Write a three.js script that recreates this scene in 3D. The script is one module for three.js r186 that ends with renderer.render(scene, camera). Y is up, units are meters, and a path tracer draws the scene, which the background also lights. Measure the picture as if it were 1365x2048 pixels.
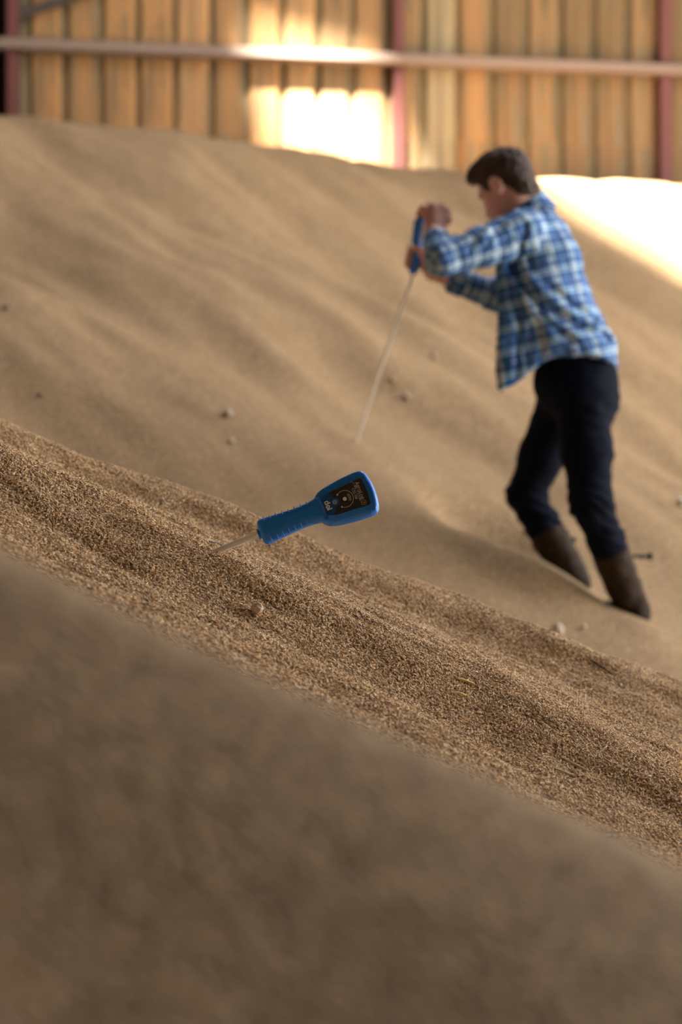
import * as THREE from 'three';
import { mergeGeometries, toCreasedNormals } from 'three/addons/utils/BufferGeometryUtils.js';
import { RoundedBoxGeometry } from 'three/addons/geometries/RoundedBoxGeometry.js';
import { createNoise2D, createNoise3D } from 'simplex-noise';

// ---------------------------------------------------------------- camera, sky, sun, exposure
const F = 4000, CX = 682.5, CYPX = 1024;          // focal length and image centre in pixels of the 1365 x 2048 frame
const EYE = 3.0;                                   // camera height above the shed floor
const scene = new THREE.Scene();
const camera = new THREE.PerspectiveCamera(2 * Math.atan(1024 / F) * 180 / Math.PI, 1365 / 2048, 0.05, 200);
camera.position.set(0, EYE, 0);
camera.lookAt(0, EYE, -10);
camera.focus = 3.42;
camera.userData.fStop = 3.3;
scene.background = new THREE.Color().setRGB(0.98, 0.98, 1.0);   // even bright overcast haze
const SUN_TRAVEL = new THREE.Vector3(0.22, -0.70, -0.55).normalize();
const sun = new THREE.DirectionalLight(new THREE.Color().setRGB(1, 0.96, 0.88), 13.0);
sun.position.copy(SUN_TRAVEL).multiplyScalar(-30).add(new THREE.Vector3(0, 4, -10));
sun.target.position.set(0, 4, -10);
sun.castShadow = true;
sun.shadow.radius = 13;
Object.assign(sun.shadow.camera, { left: -16, right: 16, top: 16, bottom: -16, near: 1, far: 70 });
sun.shadow.mapSize.set(2048, 2048);
sun.name = 'sun';
scene.add(sun, sun.target);
const renderer = new THREE.WebGLRenderer({ antialias: true });
renderer.toneMapping = THREE.LinearToneMapping;
renderer.toneMappingExposure = 7.5;
renderer.shadowMap.enabled = true;

// ---------------------------------------------------------------- helpers
function rng(seed) { let a = seed >>> 0; return () => { a = (a + 0x6D2B79F5) >>> 0; let t = a; t = Math.imul(t ^ (t >>> 15), t | 1); t ^= t + Math.imul(t ^ (t >>> 7), t | 61); return ((t ^ (t >>> 14)) >>> 0) / 4294967296; }; }
const noise2 = createNoise2D(rng(11)), noise3 = createNoise3D(rng(12));
const V = (x, y, z) => new THREE.Vector3(x, y, z);
const clamp = (x, a = 0, b = 1) => Math.min(b, Math.max(a, x));
const sstep = (a, b, x) => { const t = clamp((x - a) / (b - a)); return t * t * (3 - 2 * t); };
const lerp = (a, b, t) => a + (b - a) * t;
const smin = (a, b, k) => { const h = Math.max(k - Math.abs(a - b), 0) / k; return Math.min(a, b) - h * h * k * 0.25; };
const smax = (a, b, k) => -smin(-a, -b, k);
const P = (px, py, d) => V((px - CX) * d / F, EYE + (CYPX - py) * d / F, -d);     // pixel and depth -> point
const std = (color, roughness = 0.8, more = {}) => new THREE.MeshStandardMaterial({ color, roughness, ...more });
const taken = {};
function numbered(name) { const n = taken[name] = (taken[name] ?? -1) + 1; return n ? name + '_' + String(n).padStart(3, '0') : name; }
function mesh(name, geometry, material, parent) {
  const o = new THREE.Mesh(geometry, material); o.name = parent === scene ? numbered(name) : name; o.castShadow = o.receiveShadow = true; parent.add(o); return o;
}
function tag(o, label, category, group, kind) {
  o.userData.label = label; if (category) o.userData.category = category; if (group) o.userData.group = group; if (kind) o.userData.kind = kind; return o;
}
function thing(name, position, label, category, group) {
  const o = new THREE.Group(); o.name = numbered(name); o.position.copy(position); scene.add(o); return tag(o, label, category, group);
}
function structure(name, geometry, material, label, position) {
  const o = mesh(name, geometry, material, scene); o.userData.kind = 'structure'; if (label) o.userData.label = label; if (position) o.position.copy(position); return o;
}
const box = (w, h, d, x = 0, y = 0, z = 0) => new THREE.BoxGeometry(w, h, d).translate(x, y, z);
function canvas(w, h) { const c = document.createElement('canvas'); c.width = w; c.height = h; return [c, c.getContext('2d')]; }
function canvasTexture(c, srgb, repeat = true) {
  const t = new THREE.CanvasTexture(c); if (srgb) t.colorSpace = THREE.SRGBColorSpace; if (repeat) t.wrapS = t.wrapT = THREE.RepeatWrapping; t.magFilter = THREE.LinearFilter; return t;
}

// ---------------------------------------------------------------- the grain heap: one height field, h(x, d) above the camera's height, d = distance from the camera plane
const PROFILE = [[-6, -0.9], [-2, -0.8], [0, -0.56], [0.5, -0.385], [0.8, -0.245], [0.98, -0.152], [1.1, -0.117], [1.24, -0.128], [1.6, -0.22], [2.1, -0.285], [2.35, -0.280], [2.5, -0.266], [2.66, -0.264], [2.9, -0.262], [3.05, -0.248], [3.16, -0.200],
  [3.24, -0.160], [3.29, -0.153], [3.40, -0.156], [3.60, -0.154], [3.80, -0.152], [3.88, -0.126], [3.96, -0.090], [4.02, -0.084], [4.12, -0.092], [4.6, -0.27], [5.2, -0.54], [7, -1.3], [24, -9]];
function profile(d) {
  let i = 0; while (i < PROFILE.length - 2 && d > PROFILE[i + 1][0]) i++;
  const [x0, y0] = PROFILE[i], [x1, y1] = PROFILE[i + 1];
  const s = (k) => (k < 0 || k >= PROFILE.length - 1) ? 0 : (PROFILE[k + 1][1] - PROFILE[k][1]) / (PROFILE[k + 1][0] - PROFILE[k][0]);
  const slope = (a, b) => a * b <= 0 ? 0 : 2 * a * b / (a + b);
  const m0 = slope(s(i - 1), s(i)), m1 = slope(s(i), s(i + 1)), w = x1 - x0, t = clamp((d - x0) / w);
  return (2 * t * t * t - 3 * t * t + 1) * y0 + (t * t * t - 2 * t * t + t) * w * m0 + (3 * t * t - 2 * t * t * t) * y1 + (t * t * t - t * t) * w * m1;
}
const WALL_L = P(0, 1024, 15.6), WALL_R = P(1365, 1024, 16.55);
const wallTurn = Math.atan2(WALL_L.z - WALL_R.z, WALL_R.x - WALL_L.x);
const wallD = (x) => -(WALL_L.z + (WALL_R.z - WALL_L.z) * (x - WALL_L.x) / (WALL_R.x - WALL_L.x));
function heap(x, d) {
  // foreground bank, falling to the right
  const bank = lerp(0.47, 0.39, sstep(3.3, 4.0, d));
  const xf = x > 2.2 ? 2.2 + (x - 2.2) * 1.25 : x;
  const wob = 0.035 * noise2(x * 1.1 + 7, d * 0.25) + 0.012 * noise2(x * 4.1, d * 0.4 + 3);
  const zone = sstep(1.4, 2.2, d) * (1 - sstep(4.6, 5.4, d));
  let fg = -bank * xf + profile(d + wob * zone) + zone * (0.010 * noise2(x * 2.2 - 4, d * 3.2) + 0.004 * noise2(x * 7, d * 11));
  fg += zone * 0.007 * Math.max(0, noise2(x * 0.9 + 20, d * 5.5)) - zone * 0.005 * sstep(0.1, 0.6, noise2(x * 2.6 + 31, d * 6.5));
  fg += (1 - zone) * 0.012 * noise2(x * 2.1 + 9, d * 2.1);
  // far face, falling towards the camera and to the right, with a levelled top along the wall
  const over = Math.max(0, x - 3.2);
  let face = -0.3 - 0.33 * (x - 0.9) - 0.3 * over + 0.37 * (d - 6.9) + 0.03 * Math.max(0, x) * Math.max(0, d - 12);
  const along = (x - 1.3 * d) * 0.61, across = (1.3 * x + d) * 0.61;
  const rill = 0.11 * noise2(across * 0.55, along * 0.25 + 5) + 0.045 * noise2(across * 1.3 + 9, along * 0.5) + 0.014 * noise2(across * 3.0, along * 1.2 + 2);
  face += rill * sstep(5, 7.5, d) * (1 - 0.85 * Math.exp(-((x - 0.6) ** 2 + (d - 7) ** 2) / 1.4));
  const cap = 2.50 + 0.03 * x + 0.03 * noise2(x * 0.7, d * 0.5) + 0.02 * noise2(x * 2, d * 1.5);
  face = smin(face, cap, 0.35);
  let h = smax(Math.min(fg, cap + 0.8), face, 0.12);
  // hollows and pushed-up rims round the boots; hollow by the front leg deepened to imitate the leg shadow
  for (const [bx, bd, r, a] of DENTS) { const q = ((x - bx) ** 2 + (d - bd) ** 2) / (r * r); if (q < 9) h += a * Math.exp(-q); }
  h = smax(h, -EYE, 0.1);
  return h;
}
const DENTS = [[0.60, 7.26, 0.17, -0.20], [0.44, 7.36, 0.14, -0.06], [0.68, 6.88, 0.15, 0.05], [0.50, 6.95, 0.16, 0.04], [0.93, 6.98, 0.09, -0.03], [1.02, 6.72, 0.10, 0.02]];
const heapY = (x, z) => EYE + heap(x, -z);
function hit(px, py, d0 = 0.6, d1 = 17) {         // where the line of sight through a pixel meets the grain
  let last = d0;
  for (let d = d0; d < d1; d += 0.01) { const p = P(px, py, d); if (p.y < heapY(p.x, p.z)) { for (let k = 0, a = last, b = d; k < 20; k++) { const m = (a + b) / 2, q = P(px, py, m); if (q.y < heapY(q.x, q.z)) b = m; else a = m; last = b; } return P(px, py, last); } last = d; }
  return P(px, py, d1);
}
function heapNormal(x, z) { const e = 0.008; return V(heapY(x - e, z) - heapY(x + e, z), 2 * e, heapY(x, z - e) - heapY(x, z + e)).normalize(); }

// colour and relief of loose grain: thousands of kernels drawn into one square metre
const KERNELS = [[206, 176, 134], [194, 162, 120], [180, 146, 104], [214, 188, 146], [160, 126, 90], [200, 166, 118], [188, 158, 124], [172, 140, 102]];
function grainTextures() {
  const S = 1024, [c, g] = canvas(S, S), [b, k] = canvas(S, S), r = rng(5);
  g.fillStyle = 'rgb(140,110,76)'; g.fillRect(0, 0, S, S); k.fillStyle = '#202020'; k.fillRect(0, 0, S, S);
  for (let i = 0; i < 42000; i++) {
    const x = r() * S, y = r() * S, a = r() * Math.PI, l = 3.2 + r() * 1.4, w = 1.2 + r() * 0.5, col = KERNELS[Math.floor(r() * KERNELS.length)], f = 0.9 + r() * 0.2, up = 60 + Math.floor(190 * i / 42000);
    for (const ox of [0, S, -S]) for (const oy of [0, S, -S]) {
      if (x + ox < -6 || x + ox > S + 6 || y + oy < -6 || y + oy > S + 6) continue;
      g.fillStyle = `rgb(${col.map((v) => Math.round(v * f)).join()})`; g.beginPath(); g.ellipse(x + ox, y + oy, l, w, a, 0, 7); g.fill();
      k.fillStyle = `rgb(${up},${up},${up})`; k.beginPath(); k.ellipse(x + ox, y + oy, l, w, a, 0, 7); k.fill();
    }
  }
  return [canvasTexture(c, true), canvasTexture(b, false)];
}
const [grainMap, grainBump] = grainTextures();
// one even tint for the whole heap, darkened for the shade between loose kernels
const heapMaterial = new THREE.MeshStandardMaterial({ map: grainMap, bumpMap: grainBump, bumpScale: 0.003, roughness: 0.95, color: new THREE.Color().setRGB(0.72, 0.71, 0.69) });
function heapGeometry() {
  const xs = [], ds = [];
  for (let x = -6.97; x < 8.97;) { xs.push(x); x += Math.abs(x) < 1.0 ? 0.012 : Math.abs(x) < 3 ? 0.035 : 0.12; } xs.push(8.97);
  for (let d = -3.97; d < 18.6;) { ds.push(d); d += d < 0.3 ? 0.12 : d < 4.8 ? 0.012 : d < 9 ? 0.03 : 0.05; }
  const nx = xs.length, nd = ds.length, pos = new Float32Array(nx * nd * 3), uv = new Float32Array(nx * nd * 2), index = [];
  for (let j = 0; j < nd; j++) for (let i = 0; i < nx; i++) {
    const x = xs[i], d = Math.min(ds[j], wallD(x) - 0.012), n = j * nx + i;
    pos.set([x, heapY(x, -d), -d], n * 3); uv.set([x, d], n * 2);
    if (i < nx - 1 && j < nd - 1) { const a = n, b = n + 1, e = n + nx, f = n + nx + 1; index.push(a, b, e, b, f, e); }
  }
  const g = new THREE.BufferGeometry();
  g.setAttribute('position', new THREE.BufferAttribute(pos, 3)); g.setAttribute('uv', new THREE.BufferAttribute(uv, 2));
  g.setIndex(index); g.computeVertexNormals(); return g;
}
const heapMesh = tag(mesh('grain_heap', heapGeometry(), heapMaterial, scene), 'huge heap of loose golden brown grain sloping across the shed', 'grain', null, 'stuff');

// ---------------------------------------------------------------- the shed
const steelDark = std('#4a3f38', 0.8);
const floorM = std('#8d867b', 0.95);
structure('floor', box(16.4, 0.2, 24, 1, -0.1, -8), floorM, 'grey concrete floor of the grain shed');
const yard = structure('ground', box(60, 0.2, 80, 39.2, -0.12, -10), std('#a49c8c', 0.95), 'pale concrete yard outside the shed door');
const cladding = std('#5a4f43', 0.9);
structure('wall_left', box(0.2, 10, 24, -7.1, 5, -8), cladding, 'dull left wall of the shed');
structure('wall_front', box(16.4, 10, 0.2, 1, 5, 4.1), cladding, 'dull front wall of the shed');
// right wall with the big doorway the daylight comes through
const DOOR = { d0: 3.4, d1: 12.0, top: 9.0 };
{
  const s = new THREE.Shape([[-4, 0], [20, 0], [20, 10], [-4, 10]].map(([x, y]) => new THREE.Vector2(x, y)));
  s.holes.push(new THREE.Path([[DOOR.d0, 0.0], [DOOR.d0, DOOR.top], [DOOR.d1, DOOR.top], [DOOR.d1, 0.0]].map(([x, y]) => new THREE.Vector2(x, y + 0.001))));
  const g = new THREE.ExtrudeGeometry(s, { depth: 0.2, bevelEnabled: false }); g.rotateY(Math.PI / 2);
  structure('wall_right', g, cladding, 'right wall of the shed with its wide open doorway', V(9.0, 0, 0));
}
// flat sheeted ceiling with two open roof lights that let the sun in, plus one opening added for overhead light
const ROOF = 10;
const back = (p) => { const t = (ROOF - p.y) / SUN_TRAVEL.y; return [p.x + SUN_TRAVEL.x * t, -(p.z + SUN_TRAVEL.z * t)]; };   // where the sunbeam that ends at p comes through the roof
const onWall = (px, py) => { const kx = (px - CX) / F, c = (WALL_R.z - WALL_L.z) / (WALL_R.x - WALL_L.x); const d = -(WALL_L.z - c * WALL_L.x) / (1 + c * kx); return P(px, py, d); };
{
  const s = new THREE.Shape([[-7.2, -4.2], [9.2, -4.2], [9.2, 20], [-7.2, 20]].map(([x, y]) => new THREE.Vector2(x, y)));
  const hole = (pts) => s.holes.push(new THREE.Path(pts.map(([x, y]) => new THREE.Vector2(x, y))));
  const w0 = back(onWall(548, 230)), w1 = back(onWall(765, 230)), wt = back(onWall(640, 140)), wb = back(onWall(640, 430));
  hole([[w0[0], wt[1]], [w1[0], wt[1]], [w1[0], wb[1]], [w0[0], wb[1]]]);
  const g0 = back(hit(1125, 390)), g1 = back(hit(1365, 530)), far = Math.min(back(onWall(1280, 350))[1] - 0.2, wb[1] - 0.15), k = (g1[0] - g0[0]) / (g1[1] - g0[1]), edge = (d) => g0[0] + (d - g0[1]) * k, nearD = g1[1] - 0.6;
  hole([[edge(nearD), nearD], [edge(nearD) + 2.6, nearD], [edge(far) + 2.6, far], [edge(far), far]]);
  hole([[4.2, 6.6], [8.6, 6.6], [8.6, 10.4], [4.2, 10.4]]);  // unseen extra opening, added to bring overhead light onto the grain
  const g = new THREE.ExtrudeGeometry(s, { depth: 0.12, bevelEnabled: false }); g.rotateX(-Math.PI / 2);
  structure('ceiling', g, std('#6a6055', 0.9), 'sheeted shed roof with open roof lights', V(0, ROOF, 0));
}
// back wall: recessed sheet with proud vertical boards
const wallGroup = new THREE.Group(); wallGroup.name = 'wall_back'; wallGroup.position.set(WALL_L.x, 0, WALL_L.z); wallGroup.rotation.y = wallTurn; scene.add(wallGroup);
wallGroup.userData = { kind: 'structure', label: 'dusty tan back wall of upright boards with dark grooves' };
const wallX = (px) => onWall(px, 1024).sub(V(WALL_L.x, EYE, WALL_L.z)).dot(V(Math.cos(wallTurn), 0, -Math.sin(wallTurn)));
function boardTexture(seed, base, streaks) {
  const W = 128, H = 1024, [c, g] = canvas(W, H), r = rng(seed);
  g.fillStyle = `rgb(${base.join()})`; g.fillRect(0, 0, W, H);
  for (let i = 0; i < 70; i++) { const f = 0.72 + r() * 0.5, x = r() * W, w = 1 + r() * 9; g.globalAlpha = 0.16 + r() * 0.22; g.fillStyle = `rgb(${base.map((v) => Math.min(255, v * f)).map(Math.round).join()})`; g.fillRect(x, 0, w, H); }
  for (let i = 0; i < streaks; i++) { g.globalAlpha = 0.10 + r() * 0.25; g.fillStyle = ['#5a5238', '#54503f', '#6b5a3a', '#7a7a66'][Math.floor(r() * 4)]; g.beginPath(); g.ellipse(r() * W, r() * H, 3 + r() * 10, 30 + r() * 160, 0, 0, 7); g.fill(); }
  for (let i = 0; i < 500; i++) { g.globalAlpha = 0.12; g.fillStyle = r() < 0.5 ? '#e6c48c' : '#4c3820'; g.fillRect(r() * W, r() * H, 1 + r() * 3, 2 + r() * 14); }
  return canvasTexture(c, true);
}
const BOARD_TONES = [[[178, 130, 80], 34], [[166, 122, 76], 50], [[138, 104, 66], 90], [[188, 142, 92], 26], [[148, 114, 74], 70], [[162, 142, 108], 40]];
const boardMaterials = BOARD_TONES.map(([tone, n], i) => new THREE.MeshStandardMaterial({ map: boardTexture(60 + i, tone, n), roughness: 0.75 }));
const grooveM = new THREE.MeshStandardMaterial({ map: boardTexture(90, [138, 118, 84], 60), roughness: 0.9 });
{
  const x0 = wallX(42), H = 10;
  const sheet = box(16, H, 0.12, x0 + 8, H / 2, -0.06); mesh('backing_sheet', sheet, grooveM, wallGroup);
  const s = new THREE.Shape(); const w = 0.104, e = 0.026; s.moveTo(-w - e, 0); s.lineTo(w + e, 0); s.lineTo(w, 0.034); s.lineTo(-w, 0.034); s.closePath();
  const g = new THREE.ExtrudeGeometry(s, { depth: H, bevelEnabled: false }); g.rotateX(-Math.PI / 2); // along +y, front towards -z
  g.rotateY(Math.PI);
  const p = g.attributes.position, uv = new Float32Array(p.count * 2); for (let i = 0; i < p.count; i++) { uv[2 * i] = p.getX(i) / 0.3 + 0.5; uv[2 * i + 1] = p.getY(i) / 3; }
  g.setAttribute('uv', new THREE.BufferAttribute(uv, 2));
  const r = rng(77);
  for (let i = 0, x = x0 + 0.19; x < x0 + 12; i++, x += 0.287) {
    const px = CX + 0; let k = [0, 1, 0, 0, 3, 1, 0, 3, 4, 1, 4, 5, 1, 2, 4, 2, 2, 4, 2, 4][i % 20];
    const o = mesh('board', g, boardMaterials[k], wallGroup); o.position.set(x, -r() * 0.0, 0.0); o.scale.set(0.94 + r() * 0.1, 1, 0.9 + r() * 0.2);
  }
  // the dark bay beyond the end column: a deep unlit recess
  mesh('recess_panel', mergeGeometries([box(4, H, 0.1, x0 - 2.0, H / 2, -2.5), box(0.1, H, 2.5, x0 - 0.05, H / 2, -1.25), box(4, 0.1, 2.5, x0 - 2, H - 0.05, -1.25), box(0.1, H, 2.5, x0 - 4, H / 2, -1.25)]), cladding, wallGroup);
}
// steel columns, rail and brace in front of the boards
const oxide = std('#6e3a34', 0.6);
const inWall = (x, y, z) => V(x, y, z).applyAxisAngle(V(0, 1, 0), wallTurn).add(V(WALL_L.x, 0, WALL_L.z));
function column(px, width, material, label, group) {
  const t = thing('steel_column', inWall(wallX(px), 0, 0.036), label, 'column', group); t.rotation.y = wallTurn;
  mesh('front_flange', new RoundedBoxGeometry(width, 9.95, 0.014, 2, 0.004).translate(0, 4.98, 0.09), material, t);
  mesh('web', box(0.012, 9.95, 0.08, 0, 4.98, 0.048), material, t);
  mesh('rear_flange', new RoundedBoxGeometry(width, 9.95, 0.014, 2, 0.004).translate(0, 4.98, 0.007), material, t);
}
column(25, 0.09, oxide, 'dark maroon steel column at the edge of the black bay');
column(793, 0.084, oxide, 'red oxide steel column beside the sunlit patch of wall', null);
column(1323, 0.095, oxide, 'red oxide steel column behind the sunlit grain');
{
  const t = thing('wall_rail', inWall(0, EYE + 3.62, 0.036), 'pale dusty steel rail running level across the boarded wall', 'rail'); t.rotation.y = wallTurn;
  const s = new THREE.Shape(); s.moveTo(0, -0.044); s.lineTo(0.15, -0.044); s.lineTo(0.165, -0.03); s.lineTo(0.165, 0.03); s.lineTo(0.15, 0.044); s.lineTo(0, 0.044); s.closePath();
  const g = new THREE.ExtrudeGeometry(s, { depth: 16, bevelEnabled: false }); g.rotateY(-Math.PI / 2); g.translate(13, 0, 0); g.rotateY(0);
  mesh('beam', g, std('#8d786a', 0.55), t);
  for (const px of [25, 793, 1323]) mesh('bracket', box(0.11, 0.12, 0.012, wallX(px), 0, 0.108), oxide, t);
}
{
  const a = onWall(20, 42), b = onWall(330, -60), t = thing('steel_brace', inWall(wallX(20), a.y, 0.1), 'dark diagonal steel brace rising from the maroon column', 'brace'); t.rotation.y = wallTurn;
  const L = Math.hypot(wallX(330) - wallX(20), b.y - a.y), g = new RoundedBoxGeometry(L, 0.07, 0.05, 2, 0.006).translate(L / 2, 0, 0).rotateZ(Math.atan2(b.y - a.y, wallX(330) - wallX(20)));
  mesh('bar', g, steelDark, t);
  mesh('gusset', box(0.14, 0.14, 0.012, 0.04, 0.02, -0.03), steelDark, t);
}

// ---------------------------------------------------------------- the grain probes
const bluePlastic = new THREE.MeshPhysicalMaterial({ color: '#1a80f0', roughness: 0.45, clearcoat: 0.1, clearcoatRoughness: 0.4 });
const rodM = std('#f2f0ea', 0.35);
function printedLabel() {                         // flat print of the face plate: 62 x 84 mm, 10 px a mm, y down from the top
  const K = 12, W = 62 * K, H = 84 * K, [c, g] = canvas(W, H), X = (x) => (x + 31) * K, Y = (y) => (190 - y) * K;
  g.fillStyle = '#2f2f30'; g.fillRect(0, 0, W, H);
  // blue lower field with a round bay for the power key
  g.fillStyle = '#0a56a8'; g.beginPath(); g.moveTo(X(-31), Y(128)); g.lineTo(X(-19), Y(128)); g.quadraticCurveTo(X(-12), Y(133), X(-7.5), Y(133)); g.arc(X(-1), Y(132.5), 7.2 * K, Math.PI * 1.02, Math.PI * 1.98); g.quadraticCurveTo(X(9), Y(129), X(19), Y(124)); g.lineTo(X(31), Y(124)); g.lineTo(X(31), Y(100)); g.lineTo(X(-31), Y(100)); g.closePath(); g.fill();
  g.strokeStyle = '#e9e9e9'; g.fillStyle = '#ffffff'; g.lineCap = 'round';
  const cx = X(0), cy = Y(149); g.lineWidth = 0.75 * K;
  g.beginPath(); g.arc(cx, cy, 14.2 * K, Math.PI * 0.78, Math.PI * 2.22); g.stroke();
  for (const a of [0.78, 2.22]) { g.beginPath(); g.arc(cx + Math.cos(Math.PI * a) * 14.2 * K, cy + Math.sin(Math.PI * a) * 14.2 * K, 1.5 * K, 0, 7); g.fill(); }
  g.beginPath(); g.arc(cx, cy, 3.3 * K, 0, 7); g.fill();
  for (const r of [7.6, 10]) { g.beginPath(); g.arc(cx, cy, r * K, Math.PI * 1.28, Math.PI * 1.72); g.stroke(); }
  // power key
  g.strokeStyle = '#e2d9c6'; g.lineWidth = 0.6 * K; g.beginPath(); g.arc(X(-1), Y(132), 3.6 * K, 0, 7); g.stroke();
  g.lineWidth = 0.8 * K; g.beginPath(); g.arc(X(-1), Y(132), 2 * K, Math.PI * 1.72, Math.PI * 3.28); g.stroke(); g.beginPath(); g.moveTo(X(-1), Y(132.2)); g.lineTo(X(-1), Y(134.6)); g.stroke();
  // maker's mark
  g.fillStyle = '#ffffff'; g.textAlign = 'center'; g.textBaseline = 'alphabetic'; g.font = `bold ${12.5 * K}px sans-serif`;
  g.fillText('d', X(-4.9), Y(115.4)); g.fillText('l', X(7.0), Y(115.4));
  g.strokeStyle = '#ffffff'; g.lineWidth = 1.7 * K; g.beginPath(); g.arc(X(2.2), Y(118.6), 2.7 * K, 0, 7); g.stroke(); g.beginPath(); g.arc(X(2.2), Y(118.6), 0.9 * K, 0, 7); g.fill();
  g.font = `${2.9 * K}px sans-serif`; g.fillStyle = '#c9d4e2'; g.fillText('s e n s o r s', X(1), Y(111.8));
  // name and model
  g.fillStyle = '#efefef'; g.font = `${9.6 * K}px sans-serif`; g.fillText('AgroLog', X(-4), Y(173.2), 31 * K);
  g.font = `${5.9 * K}px sans-serif`; g.fillText('CSS-TM', X(-2), Y(165), 21 * K);
  g.strokeStyle = '#dcdcdc'; g.lineWidth = 0.45 * K; g.beginPath(); g.moveTo(X(-22.5), Y(167)); g.lineTo(X(-22.5), Y(169.5)); g.quadraticCurveTo(X(-22.5), Y(171.2), X(-20.5), Y(171.2)); g.lineTo(X(13.5), Y(171.2)); g.stroke();
  g.beginPath(); g.arc(X(17.2), Y(175.6), 4.1 * K, 0, 7); g.stroke();
  g.fillStyle = '#e0662a'; g.beginPath(); g.moveTo(X(16.8), Y(179)); g.quadraticCurveTo(X(20.6), Y(177.6), X(18.6), Y(173.6)); g.quadraticCurveTo(X(16.6), Y(175.4), X(16.8), Y(179)); g.fill();
  g.fillStyle = '#18b0a4'; g.beginPath(); g.moveTo(X(16.2), Y(176.6)); g.quadraticCurveTo(X(13.6), Y(174.6), X(16.0), Y(172.4)); g.quadraticCurveTo(X(18.2), Y(173.6), X(16.2), Y(176.6)); g.fill();
  return canvasTexture(c, true, false);
}
const labelM = new THREE.MeshStandardMaterial({ map: printedLabel(), roughness: 0.5 });
function superRing(hw, ht, n = 40, e = 3.0) { const pts = []; for (let i = 0; i < n; i++) { const a = i / n * 2 * Math.PI, c = Math.cos(a), s = Math.sin(a); pts.push([Math.sign(c) * Math.abs(c) ** (2 / e) * hw, Math.sign(s) * Math.abs(s) ** (2 / e) * ht]); } return pts; }
function loft(rings) {                            // rings: [y, half width, half thickness, exponent, z offset]; capped at both ends
  const n = 40, pos = [], index = [];
  rings.forEach(([y, hw, ht, e, z = 0]) => superRing(hw, ht, n, e).forEach(([x, t]) => pos.push(x, y, t + z)));
  for (let k = 0; k < rings.length - 1; k++) for (let i = 0; i < n; i++) { const a = k * n + i, b = k * n + (i + 1) % n; index.push(a, a + n, b, b, a + n, b + n); }
  const ends = [0, rings.length - 1].map((k) => { pos.push(0, rings[k][0], rings[k][4] || 0); return pos.length / 3 - 1; });
  for (let i = 0; i < n; i++) { index.push(ends[0], i, (i + 1) % n); const q = (rings.length - 1) * n; index.push(ends[1], q + (i + 1) % n, q + i); }
  const g = new THREE.BufferGeometry(); g.setAttribute('position', new THREE.Float32BufferAttribute(pos, 3)); g.setIndex(index); g.computeVertexNormals(); return g;
}
const mm = 0.001;
const gripShape = loft([[0, 15, 8, 2.6], [1.5, 18.5, 11.5, 2.8], [4, 20.8, 13.5, 2.8], [9, 21.5, 14.5, 2.8], [30, 20, 14.5, 2.8], [55, 18.2, 14.2, 2.8], [75, 17.6, 14, 2.8], [92, 18.6, 14, 2.8], [103, 21, 14, 2.8], [112, 24, 12, 2.8]].map(([y, w, t, e]) => [y * mm, w * mm, t * mm, e]));
function headGeometry() {
  const pts = [[0, 97], [12, 98], [20, 101], [25.5, 106], [29.5, 114], [32, 124], [34, 135], [36.8, 155], [38.4, 175], [38.8, 184], [38, 190], [34.5, 194.5], [27, 197], [14, 199.2], [0, 200]];
  const all = [...pts, ...pts.slice(1, -1).reverse().map(([x, y]) => [-x, y])].map(([x, y]) => V(x, y, 0));
  const s = new THREE.Shape(new THREE.CatmullRomCurve3(all, true, 'centripetal').getPoints(110).map((p) => new THREE.Vector2(p.x * mm * 0.84, (150 + (p.y - 150) * 0.88) * mm)));
  const g = new THREE.ExtrudeGeometry(s, { depth: 9 * mm, bevelEnabled: true, bevelThickness: 9 * mm, bevelSize: 6.3 * mm, bevelSegments: 8, curveSegments: 40 });
  g.translate(0, 0, -10 * mm + 0.0); return toCreasedNormals(g, 0.7);
}
function labelGeometry() {
  const pts = [[-7, 110.2], [0, 109], [7, 110.2], [14, 114.5], [18, 121], [19.8, 130], [21.6, 155], [23.6, 180], [22.4, 184.6], [12, 186.6], [0, 187.2], [-12, 186.6], [-22.4, 184.6], [-23.6, 180], [-21.6, 155], [-19.8, 130], [-18, 121], [-14, 114.5]];
  const s = new THREE.Shape(new THREE.CatmullRomCurve3(pts.map(([x, y]) => V(x, y, 0)), true, 'centripetal').getPoints(120).map((p) => new THREE.Vector2(p.x * mm, p.y * mm)));
  const g = new THREE.ExtrudeGeometry(s, { depth: 0.8 * mm, bevelEnabled: true, bevelThickness: 0.3 * mm, bevelSize: 0.3 * mm, bevelSegments: 2 });
  const p = g.attributes.position, uv = new Float32Array(p.count * 2); for (let i = 0; i < p.count; i++) { uv[2 * i] = (p.getX(i) / mm + 31) / 62; uv[2 * i + 1] = 1 - (190 - p.getY(i) / mm) / 84; }
  g.setAttribute('uv', new THREE.BufferAttribute(uv, 2)); return g.translate(0, 0, 8.0 * mm);
}
const headShape = headGeometry(), labelShape = labelGeometry();
const ribShape = new THREE.CapsuleGeometry(0.9 * mm, 9 * mm, 3, 6).rotateX(Math.PI / 2);
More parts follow.
